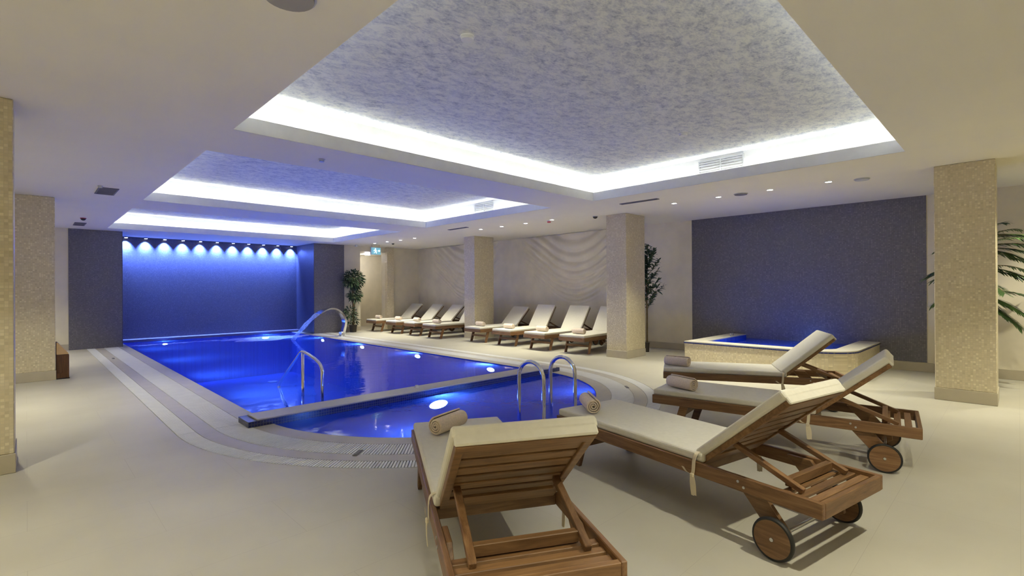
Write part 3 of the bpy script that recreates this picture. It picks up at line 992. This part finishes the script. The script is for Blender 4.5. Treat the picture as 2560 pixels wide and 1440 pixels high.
# ------------------------------------------------------------------ raised tub at the right wall
tub = empty('raised_tub', (9.8, 3.04, 0))
tagit(tub, 'cream tiled raised spa tub with blue-edged rim at the dark wall', 'spa tub')
TX0, TX1, TY0, TY1, TZ = 8.71, XR - .016, 1.74, 4.335, 0.455
def tub_outline(off, rc=0.55, xr=None):
    x0, x1, y0, y1 = TX0 + off, (TX1 if xr is None else xr), TY0 + off, TY1 - off
    p = [(x1, y1), (x0, y1)]
    rr = max(.05, rc - off)
    for i in range(13):
        a = math.pi + (math.pi / 2) * i / 12
        p.append((x0 + rr + rr * math.cos(a), y0 + rr + rr * math.sin(a)))
    p.append((x1, y0))
    return p
tx, ty = 9.8, 3.04
sh = lambda P_: [(x - tx, y - ty) for x, y in P_]
def open_wall(name, mat, a, c, z0, z1):
    bm = bmesh.new()
    A = [[bm.verts.new((*p, z)) for p in P_] for P_ in (a, c) for z in (z0, z1)]
    for i in range(len(a) - 1):
        bm.faces.new((A[0][i], A[0][i + 1], A[1][i + 1], A[1][i]))
        bm.faces.new((A[2][i], A[2][i + 1], A[3][i + 1], A[3][i]))
        bm.faces.new((A[1][i], A[1][i + 1], A[3][i + 1], A[3][i]))
        bm.faces.new((A[0][i], A[0][i + 1], A[2][i + 1], A[2][i]))
    for i in (0, len(a) - 1):
        bm.faces.new((A[0][i], A[1][i], A[3][i], A[2][i]))
    return finish(bm, name, mat)
xi = TX1 - .001
oo = sh(tub_outline(0)); ii = sh(tub_outline(.30, .55, xi))
obj('tub_wall', open_wall('tub_wall', 'cream', oo, ii, 0, TZ - .03), tub)
obj('blue_edge', open_wall('blue_edge', 'darkblue', sh(tub_outline(-.012, .55)), sh(tub_outline(.29, .55, xi)), TZ - .03, TZ - .008), tub)
obj('rim', open_wall('rim', 'capstone', sh(tub_outline(-.006, .55)), sh(tub_outline(.30, .55, xi)), TZ - .008, TZ + .008), tub)
inn = sh(tub_outline(.301, .55, xi))
bm = bmesh.new()
t_ = [bm.verts.new((*p, TZ - .01)) for p in inn]; b_ = [bm.verts.new((*p, 0.04)) for p in inn]
bm.faces.new(b_)
for i in range(len(inn) - 1): bm.faces.new((t_[i], t_[i + 1], b_[i + 1], b_[i]))
obj('tub_lining', finish(bm, 'tub_lining', 'poolblue'), tub)
bm = bmesh.new()
bm.faces.new([bm.verts.new((x + tx, y + ty, TZ - .07)) for x, y in inn])
o = obj('tub_water', finish_up(bm, 'tub_water', 'tubwater'))
tagit(o, 'blue lit water inside the raised spa tub', 'water', kind='stuff')
tl = empty('tub_lamp', (9.06, 3.2, 0.22))
tagit(tl, 'blue underwater lamp inside the raised tub', 'pool lamp')
obj('lens', disc_me('lens', 'poollamp', (0, 0, 0), 0.04, 0.012, 16, 'x'), tl)
ldt = bpy.data.lights.new('tub_light', 'AREA'); ldt.shape = 'DISK'; ldt.size = 0.1; ldt.energy = 10; ldt.color = POOL_COL
lo = bpy.data.objects.new('tub_light', ldt); COL.objects.link(lo); lo.parent = tl; lo.location = (.03, 0, 0)
lo.rotation_euler = Vector((-1, 0, -.35)).to_track_quat('Z', 'Y').to_euler()
o = empty('tub_rail', (10.2, 4.10, TZ + .008))
tagit(o, 'small chrome grab bar on the far rim of the raised tub', 'grab bar')
obj('bar', tube_me('bar', 'chrome', smooth_path([(0, 0, 0), (0, 0, .06), (.14, 0, .06), (.14, 0, 0)], 2), 0.010, 8), o)

# ------------------------------------------------------------------ lamps
def downlight(x, y, label, energy=DOWN_W, group='ceiling downlights', size=104):
    o = empty('downlight', (x, y, H))
    tagit(o, label, 'downlight', group)
    obj('trim_ring', ring_me('trim_ring', 'fascia', (0, 0, -.003), 0.048, 0.007, 'z', 20, 6), o)
    obj('lens', disc_me('lens', 'lamp', (0, 0, -.004), 0.040, 0.006, 20), o)
    ld = bpy.data.lights.new('downlight_beam', 'SPOT')
    ld.energy = energy; ld.color = DOWN_COL
    ld.spot_size = R(size); ld.spot_blend = 0.55; ld.shadow_soft_size = 0.035
    lo = bpy.data.objects.new('downlight_beam', ld); COL.objects.link(lo)
    lo.parent = o; lo.location = (0, 0, -.012)
rows = [((8.39, 1.94), 'above the raised tub, nearest the right column'), ((8.39, 2.74), 'above the raised tub, second from the right column'), ((8.40, 3.56), 'above the raised tub, third from the right column'), ((8.43, 4.38), 'above the raised tub, fourth from the right column'),
        ((8.41, 7.30), 'in the middle row, nearest the column with the slim tree'), ((8.41, 8.12), 'in the middle row, second from the column with the slim tree'), ((8.40, 8.93), 'in the middle row, third from the column with the slim tree'), ((8.39, 9.71), 'in the middle row, right above the far column'),
        ((8.35, 12.70), 'in the far row, farthest from the exit sign'), ((8.36, 13.51), 'in the far row, third from the exit sign'), ((8.32, 14.24), 'in the far row, second from the exit sign'), ((8.30, 15.00), 'in the far row, right beside the exit sign')]
for (x, y), lb in rows: downlight(x, y, 'small glowing ceiling downlight ' + lb, DOWN_W * .9, size=90)
hid = [(2.9, -0.25), (6.6, -0.9), (8.4, -0.6), (0.2, -0.4), (-0.9, 2.2), (-0.25, 8.0), (-0.25, 9.0), (0.15, 13.4), (-0.9, 15.0), (9.9, -0.6), (-1.3, 0.3), (-1.2, 4.2)]  # unseen: some inferred from light pools and a shadow, the rest added fill
for i, (x, y) in enumerate(hid):
    downlight(x, y, 'unseen ceiling downlight outside the picture frame', DOWN_W * (1.4 if i == 0 else 1.0), 'downlights beyond the frame')

ORD = ['leftmost of the row', 'second from the left', 'third from the left', 'fourth from the left', 'fifth from the left', 'middle one of the row', 'fifth from the right', 'fourth from the right', 'third from the right', 'second from the right', 'rightmost of the row']
cl = empty('corridor_fill_lamp', (9.35, 17.45, 2.80)); tagit(cl, 'added unseen ceiling lamp brightening the corridor behind the far doorway', 'ceiling lamp')  # lamp added only to brighten the dark corridor
obj('shade', disc_me('shade', 'lamp', (0, 0, -.02), .10, .03, 24), cl)
obj('ring', ring_me('ring', 'steel', (0, 0, -.012), .11, .012), cl)
ldc = bpy.data.lights.new('corridor_fill_light', 'POINT'); ldc.energy = 13; ldc.color = (0.9, 0.92, 1.0); ldc.shadow_soft_size = .08
lo = bpy.data.objects.new('corridor_fill_light', ldc); COL.objects.link(lo); lo.parent = cl; lo.location = (0, 0, -.14)

# waterfall spots: in the soffit right in front of the alcove wall
for i in range(11):
    x = 2.02 + i * 0.456
    o = empty('waterfall_spot', (x, 17.63, H))
    tagit(o, 'blue-white spot over the waterfall wall, ' + ORD[i], 'spotlight', 'waterfall spots')
    obj('housing', disc_me('housing', 'steel', (0, 0, -.02), 0.05, 0.04, 16), o)
    obj('lens', disc_me('lens', 'falllamp', (0, 0, -.043), 0.035, 0.006, 16), o)
    ld = bpy.data.lights.new('waterfall_beam', 'SPOT')
    ld.energy = FALL_W; ld.color = FALL_COL; ld.spot_size = R(84); ld.spot_blend = 1.0; ld.shadow_soft_size = 0.02
    lo = bpy.data.objects.new('waterfall_beam', ld); COL.objects.link(lo); lo.parent = o; lo.location = (0, 0, -.05)
    lo.rotation_euler = (R(20), 0, 0)

# ------------------------------------------------------------------ ceiling fittings
def grille(name, cx, cyy, sx, sy, label, n=7, mat='grille'):
    o = empty(name, (cx, cyy, H)); tagit(o, label, 'vent')
    t = 0.018
    obj('frame', boxes_me('frame', mat, [(-sx / 2, sx / 2, -sy / 2, -sy / 2 + t, -.012, 0), (-sx / 2, sx / 2, sy / 2 - t, sy / 2, -.012, 0), (-sx / 2, -sx / 2 + t, -sy / 2 + t, sy / 2 - t, -.012, 0), (sx / 2 - t, sx / 2, -sy / 2 + t, sy / 2 - t, -.012, 0)]), o)
    obj('backing', box_me('backing', 'black', -sx / 2 + t, sx / 2 - t, -sy / 2 + t, sy / 2 - t, -.003, -.001), o)
    for i in range(n):
        y = -sy / 2 + t + (sy - 2 * t) * (i + .5) / n
        obj('louvre', box_me('louvre', mat, -sx / 2 + t, sx / 2 - t, y - .011, y + .011, -.011, -.004), o)
grille('ceiling_vent', 0.89, 9.83, 0.24, 0.66, 'dark square louvred vent in the ceiling on the left', 12)
grille('ceiling_vent', 0.88, 15.05, 0.20, 0.66, 'dark louvred vent in the ceiling near the far blue panel', 12)
grille('slot_vent', 7.85, 9.97, 0.09, 0.75, 'narrow slot vent in the ceiling beside the middle coffer', 1)
grille('slot_vent', 7.79, 4.72, 0.09, 0.75, 'narrow slot vent in the ceiling beside the nearest coffer', 1)

def wall_grille(y0, y1, z0, z1, label):
    o = empty('cove_grille', (COVR + SET, (y0 + y1) / 2, z0)); tagit(o, label, 'vent', 'cove grilles')
    hw, hz = (y1 - y0) / 2, z1 - z0
    t = .02
    obj('frame', boxes_me('frame', 'whitegr', [(-.014, 0, -hw, hw, 0, t), (-.014, 0, -hw, hw, hz - t, hz), (-.014, 0, -hw, -hw + t, t, hz - t), (-.014, 0, hw - t, hw, t, hz - t), (-.014, 0, -.012, .012, t, hz - t)]), o)
    n = 6
    for i in range(n):
        z = t + (hz - 2 * t) * (i + .5) / n
        obj('louvre', box_me('louvre', 'whitegr', -.012, -.001, -hw + t, hw - t, z - .009, z + .009), o)
wall_grille(2.73, 3.40, 3.10, 3.36, 'pale louvred grille in the nearest coffer side wall')
wall_grille(8.02, 8.68, 3.10, 3.36, 'pale louvred grille in the middle coffer side wall')

def disc_thing(name, x, y, r, label, cat, mat='fascia', z=H, h=.02, mat2=None):
    o = empty(name, (x, y, z)); tagit(o, label, cat)
    obj('rim', ring_me('rim', mat, (0, 0, -.004), r, 0.008, 'z', 24, 6), o)
    obj('face', disc_me('face', mat2 or mat, (0, 0, -h / 2), r * .95, h, 24, 'z', None), o)
disc_thing('ceiling_speaker', 8.40, 3.19, 0.10, 'round grey ceiling speaker between the downlights over the tub', 'speaker', 'whitegr', mat2='grille')
disc_thing('ceiling_speaker', 8.53, 1.56, 0.09, 'round ceiling speaker next to the right column', 'speaker', 'whitegr', mat2='whitegr')
disc_thing('ceiling_speaker', 0.985, 2.66, 0.13, 'round grey ceiling speaker cut off by the top edge', 'speaker', 'whitegr', mat2='speaker')
disc_thing('smoke_detector', 2.44, 2.97, 0.05, 'white smoke detector on the mottled coffer, upper one', 'smoke detector', 'fascia', HU, .03)
disc_thing('smoke_detector', 5.95, 2.96, 0.05, 'white smoke detector on the mottled coffer near its grille', 'smoke detector', 'fascia', HU, .03)
disc_thing('sprinkler', 2.498, 5.75, 0.03, 'small sprinkler on the beam between the coffers', 'sprinkler', 'steel', H, .03)
disc_thing('sprinkler', 0.78, 9.4, 0.025, 'small sprinkler beside the left ceiling vent', 'sprinkler', 'steel', H, .03)
def dome(x, y, label, base='fascia', r=.05):
    o = empty('dome_camera', (x, y, H)); tagit(o, label, 'camera')
    obj('mount', disc_me('mount', base, (0, 0, -.008), r * 1.15, .016, 20), o)
    bm = bmesh.new()
    bmesh.ops.create_uvsphere(bm, u_segments=18, v_segments=10, radius=r)
    for v in bm.verts: v.co.z = v.co.z * .9 - .016
    obj('dome', finish(bm, 'dome', 'black', True), o)
dome(8.675, 6.313, 'black dome camera on the ceiling by the column with the slim tree')
dome(8.72, 14.55, 'small black dome camera by the far exit sign', r=.045)
dome(0.863, 13.78, 'dark dome detector on the ceiling at the far left', 'red', .045)
o = empty('fire_sounder', (8.48, 7.45, H)); tagit(o, 'red and white fire sounder beside the middle row of downlights', 'alarm')
obj('base', disc_me('base', 'fascia', (0, 0, -.012), .05, .024, 18), o)
obj('red_cap', disc_me('red_cap', 'red', (0, 0, -.035), .038, .024, 18, 'z', .044), o)

# exit sign hanging from the ceiling
sg = empty('exit_sign', (8.61, 15.50, 2.64)); tagit(sg, 'hanging lit exit sign with running figure and arrow', 'exit sign')
obj('sign_box', box_me('sign_box', 'fascia', -.19, .19, -.02, .03, 0, .26, .006), sg)
obj('sign_panel', box_me('sign_panel', 'signbg', -.175, .175, -.024, -.019, .015, .245), sg)
for x in (-.14, .14): obj('hanger', tube_me('hanger', 'steel', [(x, .005, .26), (x, .005, H - 2.64)], .006, 6), sg)
bm = bmesh.new()
def flat(poly):
    v = [bm.verts.new((x, -.0265, z)) for x, z in poly]; bm.faces.new(v)
    w2 = [bm.verts.new((x, -.0235, z)) for x, z in poly]
    for i in range(len(poly)): bm.faces.new((v[i], v[(i + 1) % len(poly)], w2[(i + 1) % len(poly)], w2[i]))
flat([(-.02 + .022 * math.cos(a * .628), .205 + .022 * math.sin(a * .628)) for a in range(10)])
flat([(-.055, .175), (-.005, .180), (.005, .12), (-.035, .11)])
flat([(-.035, .12), (.005, .12), (.035, .085), (.012, .04), (-.004, .045), (.006, .08), (-.02, .10)])
flat([(-.035, .12), (-.015, .105), (-.045, .06), (-.09, .055), (-.09, .07), (-.055, .075)])
flat([(-.005, .178), (.04, .14), (.03, .13), (-.008, .155)])
flat([(-.05, .175), (-.09, .15), (-.085, .12), (-.072, .122), (-.072, .142), (-.045, .158)])
flat([(.07, .12), (.12, .12), (.12, .095), (.16, .14), (.12, .185), (.12, .16), (.07, .16)])
obj('pictogram', finish(bm, 'pictogram', 'signfg'), sg)
for (x, y, lb) in ((8.15, 16.0, 'tiny white motion sensor by the far left side of the exit sign'),):
    o = obj('motion_sensor', box_me('motion_sensor', 'fascia', -.04, .04, -.04, .04, -.06, 0, .012)); o.location = (x, y, H); tagit(o, lb, 'sensor')

# ------------------------------------------------------------------ wooden bin on the left
bn = empty('wooden_bin', (0.43, 11.22, 0)); tagit(bn, 'small dark wooden bin with tan slanted flap by the left column', 'bin')
obj('body', box_me('body', 'darkwood', -.078, .078, -.16, .16, 0.012, .40, .006), bn)
obj('front_panel', box_me('front_panel', 'darkwood', -.07, -.01, -.168, -.16, .10, .39, .003), bn)
obj('flap', prism_me('flap', 'tan', [(-.078, .60), (-.06, .60), (.07, .42), (.07, .402), (-.078, .402)], 'y', -.15, .15, .003), bn)
obj('foot_plate', box_me('foot_plate', 'black', -.084, .084, -.166, .166, 0, .014, .002), bn)

# ------------------------------------------------------------------ plants
def leaf_blade(bm, p, d, nrm, ln, wd, droop):
    d = d.normalized()
    sd = d.cross(nrm)
    if sd.length < 1e-3: sd = d.cross(Vector((1, 0, 0)))
    sd.normalize()
    rows = []
    for k, ww in ((0, .25), (.35, 1.0), (.7, .75), (1.0, 0.05)):
        c = p + d * ln * k - Vector((0, 0, droop * ln * k * k))
        rows.append((bm.verts.new(c - sd * wd * ww / 2), bm.verts.new(c + sd * wd * ww / 2 )))
    for i in range(3):
        bm.faces.new((rows[i][0], rows[i][1], rows[i + 1][1], rows[i + 1][0]))

def frond(bl, bs, p, az, el, ln, nl, ll, lw, sag):
    d = Vector((math.cos(az) * math.cos(el), math.sin(az) * math.cos(el), math.sin(el)))
    pts = [p + d * ln * k - Vector((0, 0, sag * ln * k * k)) for k in [i / 8 for i in range(9)]]
    bm_tube(bs, pts, [0.008 * (1 - .7 * i / 8) for i in range(9)], 5)
    for i in range(nl):
        k = 0.18 + 0.82 * (i + .5) / nl
        c = p + d * ln * k - Vector((0, 0, sag * ln * k * k))
        t = (d - Vector((0, 0, 2 * sag * k))).normalized()
        side = t.cross(Vector((0, 0, 1))).normalized()
        for s in (-1, 1):
            dd = t * .75 + side * s * (.75 - .3 * k) + Vector((0, 0, .15 * random.uniform(-1, 1.2)))
            leaf_blade(bl, c, dd, Vector((0, 0, 1)), ll * (1.05 - .5 * abs(k - .5)) * random.uniform(.85, 1.1), lw, .25)

def pot(o, r, h):
    bm = bmesh.new()
    bm_disc(bm, (0, 0, h / 2), r * .8, h, 20, 'z', r)
    bm_ring(bm, (0, 0, h - .01), r, .012, 20, 6)
    obj('pot', finish(bm, 'pot', 'soil'), o)

# slim tree behind the column
o = empty('slim_tree', (10.05, 5.90, 0)); tagit(o, 'slim dark-stemmed leafy tree against the wall right of the column', 'plant')
pot(o, .055, .22)
bl, bs = bmesh.new(), bmesh.new()
bm_tube(bs, [(0, 0, .15), (.005, 0, .8), (0, 0, 1.4), (.01, -.01, 2.1), (0, -.02, 2.4)], [.022, .02, .017, .012, .006], 8)
for i in range(30):
    k = i / 29
    z = 0.95 + 1.25 * k
    az = i * 2.39996
    reach = random.uniform(.34, .52) * (1 - .45 * k) * (1 if math.cos(az) > -.3 else .6)
    el = R(random.uniform(25, 55))
    d = Vector((math.cos(az) * math.cos(el), math.sin(az) * math.cos(el), math.sin(el)))
    p0 = Vector((0, 0, z))
    pts = [p0 + d * reach * q / 5 + Vector((0, 0, .10 * (q / 5) ** 2)) for q in range(6)]
    bm_tube(bs, pts, [.009, .008, .006, .005, .004, .003], 5)
    for q in range(34):
        t_ = random.uniform(.25, 1.05)
        p = p0 + d * reach * t_ + Vector((0, 0, .10 * t_ * t_))
        dd = d * .6 + Vector((random.uniform(-1, 1), random.uniform(-1, 1), random.uniform(-.5, .9)))
        leaf_blade(bl, p, dd, Vector((random.uniform(-1, 1), random.uniform(-1, 1), 1)), random.uniform(.08, .13), .034, .2)
obj('stem', finish(bs, 'stem', 'trunk', True), o)
lf = obj('foliage', finish(bl, 'foliage', 'leaf'), o); lf['kind'] = 'stuff'

# potted tree by the far wall
o = empty('potted_tree', (7.98, 15.92, 0)); tagit(o, 'potted tree with stacked leaf clusters against the far wall', 'plant')
pot(o, .13, .24)
bl, bs = bmesh.new(), bmesh.new()
bm_tube(bs, [(0, 0, .2), (.02, 0, .7), (-.02, 0, 1.2), (.01, 0, 1.8), (0, 0, 2.0)], [.035, .032, .03, .022, .01], 8)
bm_tube(bs, [(.04, .02, .2), (.06, .02, .8), (.03, 0, 1.5)], [.02, .018, .012], 8)
for (cx, cyy, cz, rx, rz, n) in ((0.02, 0, 1.80, .36, .30, 620), (.05, 0, 1.25, .23, .18, 230), (-.10, 0, .66, .20, .22, 150), (-.02, 0, .40, .2, .12, 60)):
    for i in range(n):
        a, c, k = random.uniform(0, 6.283), random.uniform(-1, 1), random.random() ** .4
        sq = math.sqrt(1 - c * c)
        p = Vector((cx + rx * k * sq * math.cos(a), cyy + rx * .6 * k * sq * math.sin(a), cz + rz * k * c))
        dd = Vector((math.cos(a) * sq, math.sin(a) * sq, c * .6 + random.uniform(-.5, .5)))
        leaf_blade(bl, p, dd, Vector((random.uniform(-1, 1), random.uniform(-1, 1), 1)), random.uniform(.09, .15), .045, .3)
obj('stem', finish(bs, 'stem', 'trunk', True), o)
lf = obj('foliage', finish(bl, 'foliage', 'leaf'), o); lf['kind'] = 'stuff'

# palm behind the right column
o = empty('potted_palm', (10.18, 0.42, 0)); tagit(o, 'green palm behind the right column, fronds at the picture edge', 'plant')
pot(o, .16, .30)
bl, bs = bmesh.new(), bmesh.new()
for k in range(3):
    x, y = .05 * math.cos(k * 2.1), .05 * math.sin(k * 2.1)
    bm_tube(bs, [(x * .5, y * .5, .2), (x, y, 1.0), (x * 1.5, y * 1.5, 1.9)], [.025, .02, .012], 8)
spec = []
for z, n, e0, e1, l0, l1 in ((2.10, 5, 15, 60, .5, .75), (1.98, 6, -5, 30, .45, .7), (1.66, 3, -5, 25, .5, .7), (1.28, 6, -25, 25, .35, .55)):
    for k in range(n):
        spec.append((random.uniform(-125, -55), random.uniform(e0, e1), random.uniform(l0, l1), z + random.uniform(-.06, .06)))
for z, az in ((1.62, 95), (1.70, 82), (1.74, 104), (1.95, 70), (2.05, 150), (1.9, 190), (1.5, 210), (1.35, 120), (1.8, 20), (2.1, 0), (1.4, 40)):
    spec.append((az, random.uniform(5, 35), random.uniform(.5, .68) * (.5 if math.cos(R(az)) > .4 else 1), z))
for az, el, ln, z in spec:
    frond(bl, bs, Vector((0, 0, z)), R(az), R(el), ln, 20, .16, .026, .40)
obj('stem', finish(bs, 'stem', 'trunk', True), o)
lf = obj('foliage', finish(bl, 'foliage', 'leaf2'), o); lf['kind'] = 'stuff'

bpy.context.view_layer.update()
